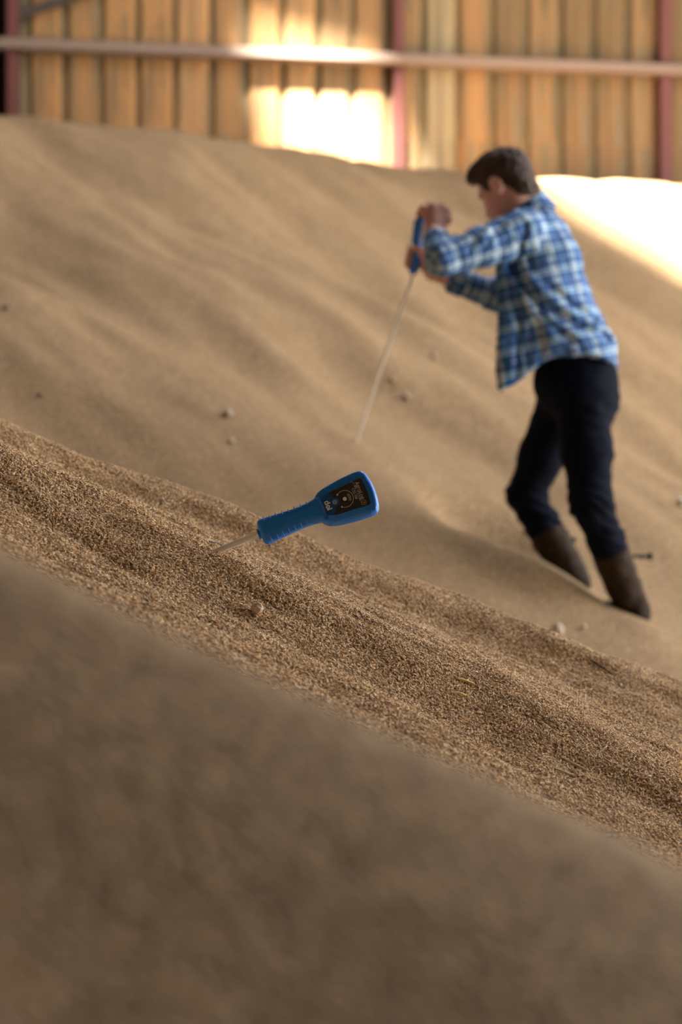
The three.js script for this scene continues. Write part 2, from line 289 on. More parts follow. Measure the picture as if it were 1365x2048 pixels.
function makeProbe(position, basis, rodPath, label) {
  const t = thing('grain_probe', position, label, 'probe'); t.quaternion.setFromRotationMatrix(basis);
  mesh('grip', gripShape, bluePlastic, t);
  const head = mesh('sensor_head', headShape, bluePlastic, t); tag(mesh('face_plate', labelShape, labelM, head), 'dark grey and navy printed face plate with white symbols');
  for (const s of [-1, 1]) for (let k = 0; k < 8; k++) {
    const y = 14 + k * 10.6, w = y < 55 ? lerp(21.3, 18.2, (y - 14) / 41) : lerp(18.2, 18.6, (y - 55) / 40), rib = mesh('grip_rib', ribShape, bluePlastic, t);
    rib.position.set(s * (w - 2.5) * mm, y * mm, 10.7 * mm); rib.rotation.y = -s * 0.85;
  }
  mesh('rod', new THREE.TubeGeometry(new THREE.CatmullRomCurve3(rodPath), 40, 5.2 * mm, 14, false), rodM, t).userData.label = 'pale grey measuring rod';
  const collar = new THREE.CylinderGeometry(7.5 * mm, 9 * mm, 5 * mm, 20).translate(0, -1.2 * mm, 0); mesh('rod_collar', collar, bluePlastic, t);
  return t;
}
{ // probe stuck in the foreground bank, its face turned to the camera
  const entry = hit(430, 1104, 2.6), d = -entry.z, o = P(521, 1067, d), axis = P(744, 980, d).sub(o).normalize();
  const x = V(axis.y, -axis.x, 0), tilt = 0.28, z = V(0, 0, 1).multiplyScalar(Math.cos(tilt)).addScaledVector(x, -Math.sin(tilt)), xx = axis.clone().cross(z);
  camera.focus = d;
  const rod = axis.clone(); const dir = entry.clone().sub(o); const local = V(dir.dot(xx), dir.dot(axis), dir.dot(z)).normalize();
  makeProbe(o, new THREE.Matrix4().makeBasis(xx, axis, z), [local.clone().multiplyScalar(-0.004), local.clone().multiplyScalar(0.1), local.clone().multiplyScalar(0.5)], 'blue handheld grain probe stuck in the bank, printed face showing');
}

// ---------------------------------------------------------------- distance-field modelling for the man
function surfaceNets(f, lo, hi, cell) {
  const n = [0, 1, 2].map((k) => Math.max(3, Math.ceil((hi.getComponent(k) - lo.getComponent(k)) / cell) + 1)), [nx, ny, nz] = n, val = new Float32Array(nx * ny * nz), id = new Int32Array(nx * ny * nz).fill(-1), pos = [], index = [];
  const at = (i, j, k) => (k * ny + j) * nx + i;
  for (let k = 0; k < nz; k++) for (let j = 0; j < ny; j++) for (let i = 0; i < nx; i++) val[at(i, j, k)] = f(lo.x + i * cell, lo.y + j * cell, lo.z + k * cell);
  const E = [[0, 1], [0, 2], [0, 4], [1, 3], [1, 5], [2, 3], [2, 6], [3, 7], [4, 5], [4, 6], [5, 7], [6, 7]];
  for (let k = 0; k < nz - 1; k++) for (let j = 0; j < ny - 1; j++) for (let i = 0; i < nx - 1; i++) {
    const c = []; let m = 0; for (let q = 0; q < 8; q++) { c[q] = val[at(i + (q & 1), j + ((q >> 1) & 1), k + (q >> 2))]; if (c[q] < 0) m |= 1 << q; }
    if (m === 0 || m === 255) continue;
    let x = 0, y = 0, z = 0, s = 0;
    for (const [a, b] of E) { if ((c[a] < 0) === (c[b] < 0)) continue; const t = c[a] / (c[a] - c[b]); x += lerp(a & 1, b & 1, t); y += lerp((a >> 1) & 1, (b >> 1) & 1, t); z += lerp(a >> 2, b >> 2, t); s++; }
    id[at(i, j, k)] = pos.length / 3; pos.push(lo.x + (i + x / s) * cell, lo.y + (j + y / s) * cell, lo.z + (k + z / s) * cell);
  }
  const quad = (a, b, c, d, flip) => { if (a < 0 || b < 0 || c < 0 || d < 0) return; flip ? index.push(a, c, b, a, d, c) : index.push(a, b, c, a, c, d); };
  for (let k = 1; k < nz - 1; k++) for (let j = 1; j < ny - 1; j++) for (let i = 1; i < nx - 1; i++) {
    const s = val[at(i, j, k)] < 0;
    if (s !== val[at(i + 1, j, k)] < 0) quad(id[at(i, j - 1, k - 1)], id[at(i, j, k - 1)], id[at(i, j, k)], id[at(i, j - 1, k)], !s);
    if (s !== val[at(i, j + 1, k)] < 0) quad(id[at(i - 1, j, k - 1)], id[at(i - 1, j, k)], id[at(i, j, k)], id[at(i, j, k - 1)], !s);
    if (s !== val[at(i, j, k + 1)] < 0) quad(id[at(i - 1, j - 1, k)], id[at(i, j - 1, k)], id[at(i, j, k)], id[at(i - 1, j, k)], !s);
  }
  const g = new THREE.BufferGeometry(); g.setAttribute('position', new THREE.Float32BufferAttribute(pos, 3)); g.setIndex(index);
  const nor = new Float32Array(pos.length), e = cell * 0.35;
  for (let i = 0; i < pos.length; i += 3) { const [x, y, z] = [pos[i], pos[i + 1], pos[i + 2]]; const v = V(f(x + e, y, z) - f(x - e, y, z), f(x, y + e, z) - f(x, y - e, z), f(x, y, z + e) - f(x, y, z - e)).normalize(); nor.set([v.x, v.y, v.z], i); }
  return g;
}
function cone(a, b, ra, rb) {                      // tapered capsule
  const ux = b.x - a.x, uy = b.y - a.y, uz = b.z - a.z, l2 = ux * ux + uy * uy + uz * uz || 1e-9;
  return (x, y, z) => { const px = x - a.x, py = y - a.y, pz = z - a.z, t = clamp((px * ux + py * uy + pz * uz) / l2); return Math.hypot(px - ux * t, py - uy * t, pz - uz * t) - (ra + (rb - ra) * t); };
}
function ellipsoid(c, axes, r) {                   // axes: three unit vectors
  return (x, y, z) => { const px = x - c.x, py = y - c.y, pz = z - c.z; let q = 0, s = 0; for (let k = 0; k < 3; k++) { const t = (px * axes[k].x + py * axes[k].y + pz * axes[k].z) / r[k]; q += t * t; s += t * t / (r[k] * r[k]); } const l = Math.sqrt(q); return l < 1e-6 ? -Math.min(...r) : l * (l - 1) / Math.max(1e-6, Math.sqrt(s)); };
}
const blend = (list, k) => (x, y, z) => { let d = 1e9; for (const f of list) d = smin(d, f(x, y, z), k); return d; };
const chain = (pts, k = 0.01) => blend(pts.slice(1).map((p, i) => cone(pts[i][0], p[0], pts[i][1], p[1])), k);
function bounds(points, pad) { const b = new THREE.Box3().setFromPoints(points); return [b.min.addScalar(-pad), b.max.addScalar(pad)]; }

// joints, from the photograph
const J = {
  neck: P(1052, 412, 6.87), shL: P(1038, 468, 6.74), shR: P(1098, 482, 7.06), elL: P(884, 520, 6.60), wrL: P(869, 460, 6.83), elR: P(1002, 594, 7.02), wrR: P(866, 545, 6.97),
  pelvis: P(1152, 765, 6.93), hipL: P(1166, 805, 6.84), hipR: P(1128, 805, 7.0), knL: P(1183, 1005, 6.78), anL: P(1262, 1208, 6.90), knR: P(1052, 990, 7.14), anR: P(1143, 1150, 7.05),
  head: P(1011, 373, 6.86),
};
const manAt = V(J.anL.x, heapY(J.anL.x, J.anL.z), J.anL.z);
const man = thing('person', manAt, 'man in blue plaid shirt, dark jeans and brown boots pushing a probe into grain', 'person');
const place = (name, g, material, parent = man) => mesh(name, g.translate(-manAt.x, -manAt.y, -manAt.z), material, parent);

// head frame: faces left, away from the camera, bowed
const yaw = 0.58, bow = 0.58;
const hF = V(-Math.cos(yaw) * Math.cos(bow), -Math.sin(bow), -Math.sin(yaw) * Math.cos(bow)).normalize(), hU = V(0, 1, 0).addScaledVector(hF, -hF.y).normalize(), hS = hU.clone().cross(hF).normalize();   // hS points to his left
const inHead = (f, u, s) => J.head.clone().addScaledVector(hF, f).addScaledVector(hU, u).addScaledVector(hS, s);
const HA = [hF, hU, hS];
const skin = std('#e2b0a2', 0.6), hairM = (() => { const [c, g] = canvas(256, 256), r = rng(31); g.fillStyle = '#46372f'; g.fillRect(0, 0, 256, 256); for (let i = 0; i < 2600; i++) { g.globalAlpha = 0.4; g.strokeStyle = ['#241a15', '#4d3b31', '#5b473c', '#2e221c'][Math.floor(r() * 4)]; g.beginPath(); const x = r() * 256, y = r() * 256; g.moveTo(x, y); g.lineTo(x + (r() - 0.5) * 8, y + 14 + r() * 20); g.stroke(); } return new THREE.MeshStandardMaterial({ map: canvasTexture(c, true), bumpMap: canvasTexture(c, false), bumpScale: 0.002, roughness: 0.75 }); })();
const headField = (() => {
  const skull = ellipsoid(inHead(-0.012, 0.03, 0), HA, [0.096, 0.088, 0.074]), faceE = ellipsoid(inHead(0.035, -0.035, 0), HA, [0.058, 0.085, 0.058]), jaw = cone(inHead(0.06, -0.10, 0), inHead(-0.005, -0.062, 0), 0.026, 0.05);
  const nose = cone(inHead(0.088, -0.008, 0), inHead(0.101, -0.045, 0), 0.008, 0.013), brow = cone(inHead(0.08, 0.016, 0.03), inHead(0.08, 0.016, -0.03), 0.013, 0.013), lips = cone(inHead(0.088, -0.074, 0.015), inHead(0.088, -0.074, -0.015), 0.009, 0.009);
  const neck = cone(inHead(-0.03, -0.05, 0), J.neck.clone().add(V(0.012, -0.03, 0)), 0.056, 0.062);
  const ears = [1, -1].map((s) => { const c = inHead(-0.004, -0.014, s * 0.083), out = hS.clone().multiplyScalar(s).addScaledVector(hF, -0.55).normalize(), up = hU.clone(), third = up.clone().cross(out).normalize(); up.crossVectors(out, third); return [ellipsoid(c.clone().addScaledVector(out, 0.004), [out, hU, third], [0.011, 0.036, 0.023]), ellipsoid(c.clone().addScaledVector(out, 0.013).addScaledVector(hF, 0.002), [out, hU, third], [0.006, 0.019, 0.010])]; });
  const sockets = [1, -1].map((s) => ellipsoid(inHead(0.088, -0.004, s * 0.031), HA, [0.012, 0.011, 0.016]));
  return (x, y, z) => { let d = smin(skull(x, y, z), faceE(x, y, z), 0.03); d = smin(d, jaw(x, y, z), 0.025); d = smin(d, brow(x, y, z), 0.012); for (const s of sockets) d = smax(d, -s(x, y, z), 0.012); d = smin(d, nose(x, y, z), 0.012); d = smin(d, lips(x, y, z), 0.008); d = smin(d, neck(x, y, z), 0.03); for (const [e, h] of ears) d = smin(d, Math.max(e(x, y, z), -h(x, y, z)), 0.006); return d; };
})();

// the held probe: grip axis leans with the man's push
const probeFoot = P(827, 546, 6.97), probeTop = P(853, 412, 6.88), probeAxis = probeTop.clone().sub(probeFoot).normalize();
const gripPoint = (t, off = V(0, 0, 0)) => probeFoot.clone().addScaledVector(probeAxis, t).add(off);

// hands: palm and five fingers each
function handField(wrist, knuckles, palmThick, fingers, thumb) {
  const parts = []; const mid = knuckles[0].clone().add(knuckles[3]).multiplyScalar(0.5);
  parts.push(blend([...knuckles.map((k) => cone(wrist.clone().lerp(k, 0.28), k, palmThick, 0.0125)), cone(wrist, wrist.clone().lerp(mid, 0.5), 0.027, 0.02)], 0.012));
  const fs = fingers.map((pts) => chain(pts, 0.004)), th = chain(thumb, 0.008);
  return (x, y, z) => { let d = parts[0](x, y, z); for (const f of fs) d = smin(d, f(x, y, z), 0.004); return smin(d, th(x, y, z), 0.007); };
}
const away = V(0, 0, -1), right = V(1, 0, 0), up = V(0, 1, 0);
// left hand: back of the hand towards the camera, fingers over the top of the sensor head
const kL = [P(854, 418, 6.845), P(866, 412, 6.84), P(879, 413, 6.845), P(890, 420, 6.855)];
const handL = handField(J.wrL, kL, 0.022, kL.map((k, i) => { const r = 0.0095 - (i === 3 ? 0.001 : 0), l = [0.9, 1, 0.95, 0.8][i]; const a = k.clone().add(V(-0.010, 0.012, -0.034 * l)), b = a.clone().add(V(-0.014, -0.016, -0.022 * l)), c = b.clone().add(V(-0.004, -0.020, 0.004)); return [[k, 0.0115], [a, r + 0.0005], [b, r], [c, r - 0.0015]]; }), [[P(884, 452, 6.85), 0.014], [P(897, 440, 6.86), 0.012], [P(896, 424, 6.88), 0.010], [P(888, 412, 6.90), 0.009]]);
// right hand: closed round the lower grip, thumb across the near side
const across = V(1, 0, 0).addScaledVector(probeAxis, -probeAxis.x).normalize(), near = across.clone().cross(probeAxis).normalize();
const ringPoint = (t, ang, rad) => gripPoint(t).addScaledVector(across, Math.cos(ang) * rad).addScaledVector(near, Math.sin(ang) * rad);
const kR = [0.085, 0.065, 0.045, 0.027].map((t) => ringPoint(t, -0.75, 0.033));
const handR = handField(J.wrR, kR, 0.018, kR.map((k, i) => { const t = [0.088, 0.066, 0.045, 0.026][i], r = [0.0095, 0.0098, 0.0093, 0.0085][i]; return [[k, 0.0115], [ringPoint(t, -1.75, 0.030), r + 0.0008], [ringPoint(t - 0.002, -2.75, 0.030), r], [ringPoint(t - 0.004, -3.75, 0.027), r - 0.001]]; }), [[P(862, 532, 6.95), 0.014], [ringPoint(0.060, 0.55, 0.036), 0.013], [ringPoint(0.086, 1.25, 0.030), 0.011], [ringPoint(0.098, 2.0, 0.028), 0.0095]]);
const bodyField = blend([cone(J.neck, P(1110, 560, 6.92), 0.055, 0.09), cone(P(1110, 560, 6.92), J.pelvis, 0.09, 0.1), cone(J.shL, J.shR, 0.05, 0.05), cone(J.shL, J.elL, 0.045, 0.036), cone(J.shR, J.elR, 0.045, 0.036), cone(J.hipL, J.knL, 0.07, 0.048), cone(J.hipR, J.knR, 0.065, 0.048), cone(J.knL, J.anL, 0.044, 0.034), cone(J.knR, J.anR, 0.044, 0.034)], 0.03);
{
  const parts = [surfaceNets(bodyField, ...bounds([J.neck, J.elL, J.anL, J.anR, J.knR, J.shR, P(1230, 800, 6.9)], 0.12), 0.012)];
  parts.push(surfaceNets(headField, ...bounds([J.head], 0.165), 0.0035));
  parts.push(surfaceNets(blend([handL, cone(J.elL, J.wrL, 0.035, 0.027)], 0.012), ...bounds([...kL, J.wrL, J.elL, P(850, 410, 6.93)], 0.05), 0.0033));
  parts.push(surfaceNets(blend([handR, cone(J.elR, J.wrR, 0.039, 0.027)], 0.012), ...bounds([...kR, J.wrR, J.elR, ringPoint(0.1, 2, 0.03)], 0.05), 0.0033));
  place('body', mergeGeometries(parts), skin).userData.label = 'bare skin of head, neck and hands';
}
for (const s of [1, -1]) { const c = inHead(0.077, -0.004, s * 0.029); place('eye', new THREE.SphereGeometry(0.0085, 16, 12).translate(c.x, c.y, c.z), std('#d8d0c8', 0.3)); }
{
  const shell = ellipsoid(inHead(-0.014, 0.034, 0), HA, [0.107, 0.097, 0.084]), quiff = blend([ellipsoid(inHead(0.072, 0.098, 0.0), HA, [0.038, 0.022, 0.048]), ellipsoid(inHead(0.03, 0.112, 0), HA, [0.055, 0.020, 0.05])], 0.03), napeS = ellipsoid(inHead(-0.058, -0.045, 0), HA, [0.046, 0.065, 0.066]);
  const field = (x, y, z) => {
    const px = x - J.head.x, py = y - J.head.y, pz = z - J.head.z, f = px * hF.x + py * hF.y + pz * hF.z, u = px * hU.x + py * hU.y + pz * hU.z, s = px * hS.x + py * hS.y + pz * hS.z;
    let d = smin(shell(x, y, z), quiff(x, y, z), 0.03); d = smin(d, napeS(x, y, z), 0.02);
    const strand = 0.0022 * noise3(f * 60, u * 60, s * 160) + 0.0035 * noise3(f * 25, u * 25, s * 40); d += strand;
    const line = [[-0.2, -0.105], [-0.075, -0.102], [-0.045, -0.08], [-0.012, -0.005], [0.012, 0.022], [0.024, -0.012], [0.042, -0.016], [0.052, 0.03], [0.07, 0.07], [0.1, 0.082], [0.2, 0.084]];   // hairline: nape, round the ear, sideburn, brow
    let k = 0; while (k < line.length - 2 && f > line[k + 1][0]) k++;
    const low = lerp(line[k][1], line[k + 1][1], clamp((f - line[k][0]) / (line[k + 1][0] - line[k][0])));
    return smax(d, (low - u) * 0.7, 0.008);
  };
  const g = surfaceNets(field, ...bounds([inHead(0, 0.03, 0)], 0.15), 0.004), p = g.attributes.position, uv = new Float32Array(p.count * 2);
  for (let i = 0; i < p.count; i++) { const q = V(p.getX(i), p.getY(i), p.getZ(i)).sub(J.head); uv[2 * i] = Math.atan2(q.dot(hS), q.dot(hU) + 0.05) * 0.9; uv[2 * i + 1] = q.dot(hF) * 6; }
  g.setAttribute('uv', new THREE.BufferAttribute(uv, 2)); place('hair', g, hairM).userData.label = 'short dark brown hair with a swept quiff';
}
// jeans
const denim = (() => { const [c, g] = canvas(256, 256), r = rng(8); g.fillStyle = '#0e1322'; g.fillRect(0, 0, 256, 256); for (let i = 0; i < 5000; i++) { g.globalAlpha = 0.25; g.fillStyle = r() < 0.5 ? '#191f33' : '#090b13'; g.fillRect(r() * 256, r() * 256, 1 + r() * 2, 2 + r() * 6); } return new THREE.MeshPhysicalMaterial({ map: canvasTexture(c, true), roughness: 0.95, specularIntensity: 0.25 }); })();
{
  const up3 = [V(1, 0, 0), V(0, 1, 0), V(0, 0, 1)];
  const prims = blend([ellipsoid(J.pelvis, up3, [0.142, 0.125, 0.13]), ellipsoid(P(1183, 800, 6.88), up3, [0.098, 0.10, 0.10]), cone(P(1148, 690, 6.93), J.pelvis, 0.115, 0.13), chain([[J.hipL, 0.094], [J.hipL.clone().lerp(J.knL, 0.5), 0.086], [J.knL, 0.068]], 0.03), chain([[J.knL, 0.068], [J.knL.clone().lerp(J.anL, 0.40), 0.060], [J.knL.clone().lerp(J.anL, 0.58), 0.050]], 0.03)], 0.045);
  const legR = blend([chain([[J.hipR, 0.092], [J.hipR.clone().lerp(J.knR, 0.55), 0.080], [J.knR, 0.067]], 0.03), chain([[J.knR, 0.067], [J.knR.clone().lerp(J.anR, 0.40), 0.062], [J.knR.clone().lerp(J.anR, 0.60), 0.052]], 0.03)], 0.03);
  const field = (x, y, z) => {
    let d = smin(prims(x, y, z), legR(x, y, z), 0.03);
    const ky = y - J.knL.y, low = Math.exp(-((ky + 0.06) ** 2) / 0.012);
    d += low * 0.006 * Math.sin(ky * 150 + x * 60 + noise3(x * 9, y * 9, z * 9) * 2.5) * (0.6 + 0.4 * noise3(x * 14, y * 14, z * 14));
    d += 0.003 * noise3(x * 11, y * 16, z * 11);
    const hy = y - J.hipL.y; d += Math.exp(-((hy + 0.05) ** 2) / 0.006) * 0.0015 * Math.sin(hy * 130 + (x - J.hipL.x) * 55) * (z > -6.92 ? 1 : 0.3);
    return d;
  };
  const g = surfaceNets(field, ...bounds([J.pelvis, J.hipL, J.anL, J.knR, J.knL, J.anR, P(1240, 760, 6.9), P(1148, 690, 6.93)], 0.13), 0.007), p = g.attributes.position, uv = new Float32Array(p.count * 2);
  for (let i = 0; i < p.count; i++) { uv[2 * i] = Math.atan2(p.getX(i) - 0.82, p.getZ(i) + 6.95) * 1.2; uv[2 * i + 1] = p.getY(i) * 5; }
  g.setAttribute('uv', new THREE.BufferAttribute(uv, 2)); place('jeans', g, denim).userData.label = 'dark navy jeans creased behind the knee';
}
// boots
const leather = (() => { const [c, g] = canvas(256, 256), r = rng(18); g.fillStyle = '#34281e'; g.fillRect(0, 0, 256, 256); for (let i = 0; i < 900; i++) { g.globalAlpha = 0.15; g.fillStyle = r() < 0.5 ? '#5c4a3a' : '#31251c'; g.beginPath(); g.ellipse(r() * 256, r() * 256, 2 + r() * 10, 2 + r() * 6, r() * 3, 0, 7); g.fill(); } return new THREE.MeshPhysicalMaterial({ map: canvasTexture(c, true), roughness: 0.85, specularIntensity: 0.4 }); })();
function boot(knee, ankle, topAt, rTop, toe) {
  const top = knee.clone().lerp(ankle, topAt), axis = ankle.clone().sub(knee).normalize(), ball = ankle.clone().addScaledVector(toe, 0.13).add(V(0, -0.045, 0)), tip = ankle.clone().addScaledVector(toe, 0.20).add(V(0, -0.05, 0)), heel = ankle.clone().addScaledVector(toe, -0.035).add(V(0, -0.04, 0));
  const solid = blend([cone(top, ankle, rTop, 0.060), cone(heel, ball, 0.04, 0.042), cone(ball, tip, 0.042, 0.034)], 0.035), hollow = cone(top.clone().addScaledVector(axis, -0.1), top.clone().addScaledVector(axis, 0.02), rTop - 0.006, rTop - 0.016);
  const field = (x, y, z) => { const cut = (x - top.x) * axis.x + (y - top.y) * axis.y + (z - top.z) * axis.z; let d = solid(x, y, z) + 0.003 * noise3(x * 16, y * 22, z * 16); d = Math.max(d, -(cut + 0.004), -hollow(x, y, z), -(y - ankle.y + 0.078)); return d; };
  const g = surfaceNets(field, ...bounds([top, ankle, tip, heel], 0.09), 0.006), p = g.attributes.position, uv = new Float32Array(p.count * 2);
  for (let i = 0; i < p.count; i++) { uv[2 * i] = p.getX(i) * 4 + p.getZ(i) * 4; uv[2 * i + 1] = p.getY(i) * 4; }
  g.setAttribute('uv', new THREE.BufferAttribute(uv, 2)); const o = place('boot', g, leather);
  const sole = surfaceNets((x, y, z) => { const d = blend([cone(heel, ball, 0.043, 0.046), cone(ball, tip, 0.046, 0.036)], 0.02)(x, lerp(heel.y, y, 0.5), z); return Math.max(d, Math.abs(y - (ankle.y - 0.088)) - 0.014); }, ...bounds([heel, tip], 0.09), 0.006);
  mesh('sole', sole.translate(-manAt.x, -manAt.y, -manAt.z), std('#241d18', 0.9), o);
  return [o, top];
}
const blackTab = std('#1d2321', 0.7), toe = V(-0.72, 0.05, -0.69).normalize();
{
  const [b, top] = boot(J.knL, J.anL, 0.48, 0.067, toe), a = P(1268, 1112, -top.z).sub(manAt), e = P(1301, 1113, -top.z + 0.02).sub(manAt);
  mesh('buckle_strap', mergeGeometries([new THREE.TubeGeometry(new THREE.LineCurve3(a, e), 4, 0.006, 8), new RoundedBoxGeometry(0.012, 0.026, 0.022, 2, 0.004).translate(e.x, e.y, e.z), new RoundedBoxGeometry(0.008, 0.018, 0.018, 2, 0.003).translate((a.x + e.x) / 2, (a.y + e.y) / 2, (a.z + e.z) / 2)].map((g) => { g = g.index ? g.toNonIndexed() : g; return g; })), blackTab, b).userData.label = 'black strap end sticking out behind the boot';
  const [c, t2] = boot(J.knR, J.anR, 0.5, 0.069, V(-0.8, 0.1, -0.6).normalize()), q = P(1147, 1080, -t2.z).sub(manAt);
  mesh('buckle_strap', new RoundedBoxGeometry(0.02, 0.02, 0.02, 2, 0.005).translate(q.x, q.y, q.z), blackTab, c);
}
// plaid shirt: torso, two sleeves, hanging front
const plaid = (() => {
  const S = 512, [c, g] = canvas(S, S), r = rng(3);            // one repeat of 76 mm
  g.fillStyle = '#1863a8'; g.fillRect(0, 0, S, S);
  const bands = (dir) => {
    const put = (a, w, col, al) => { g.globalAlpha = al; g.fillStyle = col; dir ? g.fillRect(0, a * S, S, w * S) : g.fillRect(a * S, 0, w * S, S); };
    const k = dir ? 0.62 : 1;
    put(0.00, 0.30, '#e6ebec', 0.52 * k); put(0.02, 0.07, '#f0f2f0', 0.5 * k); put(0.20, 0.07, '#f0f2f0', 0.5 * k); put(0.135, 0.03, '#2b4f8c', 0.6);
    put(0.38, 0.20, '#0d3b78', 0.45); put(0.46, 0.035, '#a79ac4', 0.6); put(0.66, 0.045, '#d5dae6', 0.6 * k); put(0.76, 0.14, '#11417e', 0.35); put(0.82, 0.025, '#8d7aa8', 0.55);
  };
  bands(0); bands(1);
  for (let i = 0; i < 9000; i++) { g.globalAlpha = 0.07; g.fillStyle = r() < 0.5 ? '#fff' : '#0a2040'; g.fillRect(r() * S, r() * S, 1 + r() * 5, 1 + r() * 2); }
  return new THREE.MeshStandardMaterial({ map: canvasTexture(c, true), roughness: 0.9 });
})();
{
  const PX = (px, d = 6.9) => (px - CX) * d / F, PY = (py, d = 6.9) => EYE + (CYPX - py) * d / F;
  const colL = chain([[P(1052, 482, 6.80), 0.082], [P(1078, 590, 6.80), 0.112], [P(1108, 705, 6.84), 0.118], [P(1104, 775, 6.84), 0.128]], 0.03), colR = chain([[P(1098, 486, 6.98), 0.080], [P(1124, 590, 6.97), 0.090], [P(1166, 705, 6.97), 0.112], [P(1170, 775, 6.97), 0.122]], 0.03);
  const spine = chain([[P(1072, 432, 6.88), 0.062], [P(1098, 520, 6.84), 0.105], [P(1130, 640, 6.84), 0.098], [P(1150, 710, 6.84), 0.118]], 0.03);
  const yoke = cone(P(1045, 462, 6.76), P(1092, 468, 7.0), 0.068, 0.062), seat = cone(P(1178, 690, 6.86), P(1180, 770, 6.86), 0.075, 0.095);
  const tri = (() => { const a = P(1008, 540, 6.74), b = P(1008, 772, 6.72), c = P(1075, 730, 6.76), list = []; for (let i = 0; i <= 12; i++) list.push(cone(a.clone().lerp(b, i / 12), P(1060, 560, 6.80).lerp(c, i / 12), 0.026, 0.045)); return blend(list, 0.012); })();
  const torso = blend([colL, colR, spine, yoke, seat, tri], 0.05);
  const upL = chain([[J.shL, 0.080], [J.shL.clone().lerp(J.elL, 0.5), 0.066], [J.elL, 0.054]], 0.02), foreL = cone(J.elL, J.elL.clone().lerp(J.wrL, 0.52), 0.054, 0.047), upR = chain([[J.shR, 0.062], [J.elR, 0.056]], 0.02), foreR = cone(J.elR, J.elR.clone().lerp(J.wrR, 0.66), 0.055, 0.046);
  const folds = [
    [[[1012, 548], [1040, 585], [1075, 622], [1120, 652], [1165, 668], [1212, 680]], 0.018, 0.034], [[[1024, 540], [1050, 600], [1085, 655], [1130, 690]], 0.015, 0.020], [[[1090, 590], [1150, 630], [1212, 652]], 0.015, 0.018],
    [[[1040, 470], [1030, 520], [1018, 545]], 0.014, 0.014], [[[1085, 450], [1120, 520], [1150, 600]], 0.02, 0.006], [[[1060, 620], [1075, 690], [1070, 735]], 0.016, 0.010], [[[1130, 680], [1150, 705], [1160, 725]], 0.012, 0.008], [[[1030, 600], [1028, 680], [1022, 760]], 0.012, 0.010], [[[1190, 640], [1205, 690], [1215, 728]], 0.012, 0.008],
    [[[1000, 470], [975, 490], [955, 522]], 0.010, 0.010], [[[960, 470], [938, 495], [925, 530]], 0.010, 0.009], [[[915, 490], [900, 510], [880, 520]], 0.010, 0.010], [[[985, 510], [1010, 500], [1030, 510]], 0.01, 0.010], [[[950, 570], [960, 590], [965, 605]], 0.010, 0.009],
  ].map(([line, w, a]) => [line.map(([x, y]) => [PX(x), PY(y)]), w, a]);
  const crease = (x, y) => { let d = 0; for (const [line, w, a] of folds) { let m = 1e9; for (let i = 0; i < line.length - 1; i++) { const [ax, ay] = line[i], [bx, by] = line[i + 1], ux = bx - ax, uy = by - ay, t = clamp(((x - ax) * ux + (y - ay) * uy) / (ux * ux + uy * uy)); m = Math.min(m, (x - ax - ux * t) ** 2 + (y - ay - uy * t) ** 2); } const q = m / (w * w); if (q < 8) d += a * (Math.exp(-q) - 0.45 * Math.exp(-q / 3.5)); } return d; };
  const hem = [[940, 812], [990, 792], [1030, 768], [1062, 742], [1085, 724], [1108, 714], [1170, 712], [1210, 720], [1240, 731], [1300, 740]].map(([x, y]) => [PX(x, 6.8), PY(y, 6.8)]);
  const hemY = (x) => { for (let i = 0; i < hem.length - 1; i++) if (x < hem[i + 1][0] || i === hem.length - 2) return lerp(hem[i][1], hem[i + 1][1], clamp((x - hem[i][0]) / (hem[i + 1][0] - hem[i][0]))); return hem[0][1]; };
  const neckHole = cone(J.neck.clone().add(V(-0.05, 0.10, 0.0)), J.neck.clone().add(V(0.004, -0.02, 0)), 0.058, 0.05);
  const raw = (x, y, z) => { let d = torso(x, y, z); d = smin(d, smin(upL(x, y, z), foreL(x, y, z), 0.02), 0.03); return smin(d, smin(upR(x, y, z), foreR(x, y, z), 0.02), 0.03); };
  const field = (x, y, z) => {
    let d = raw(x, y, z); if (d > 0.06) return d;
    d += crease(x, y) + 0.0045 * noise3(x * 12, y * 9, z * 12) + 0.002 * noise3(x * 30, y * 24, z * 30);
    d = smax(d, hemY(x) - y + 0.004 * noise2(x * 25, z * 25), 0.006); d = Math.max(d, -neckHole(x, y, z)); return d;
  };
  const g0 = surfaceNets(field, ...bounds([J.elL, J.shR, J.neck, P(940, 575, 6.95), P(990, 800, 6.7), P(1235, 740, 6.86), J.elR], 0.1), 0.0065);
  // cloth coordinates in metres: round and along each limb
  const g = g0.toNonIndexed(), p = g.attributes.position, uv = new Float32Array(p.count * 2), S = 0.076;
  const limb = (a, b, side) => { const ax = b.clone().sub(a).normalize(), e1 = side.clone().addScaledVector(ax, -side.dot(ax)).normalize(), e2 = ax.clone().cross(e1); return { a, ax, e1, e2 }; };
  const fwd = V(-0.75, 0, -0.66).normalize();
  const limbs = { t: { ...limb(P(1075, 430, 6.9), P(1150, 720, 6.9), fwd), r: 0.165 }, ul: { ...limb(J.shL, J.elL, V(0, -1, -0.3)), r: 0.066 }, fl: { ...limb(J.elL, J.wrL, V(1, 0, -0.3)), r: 0.05 }, ur: { ...limb(J.shR, J.elR, V(0, -1, -0.5)), r: 0.06 }, fr: { ...limb(J.elR, J.wrR, V(0, 1, -1)), r: 0.05 } };
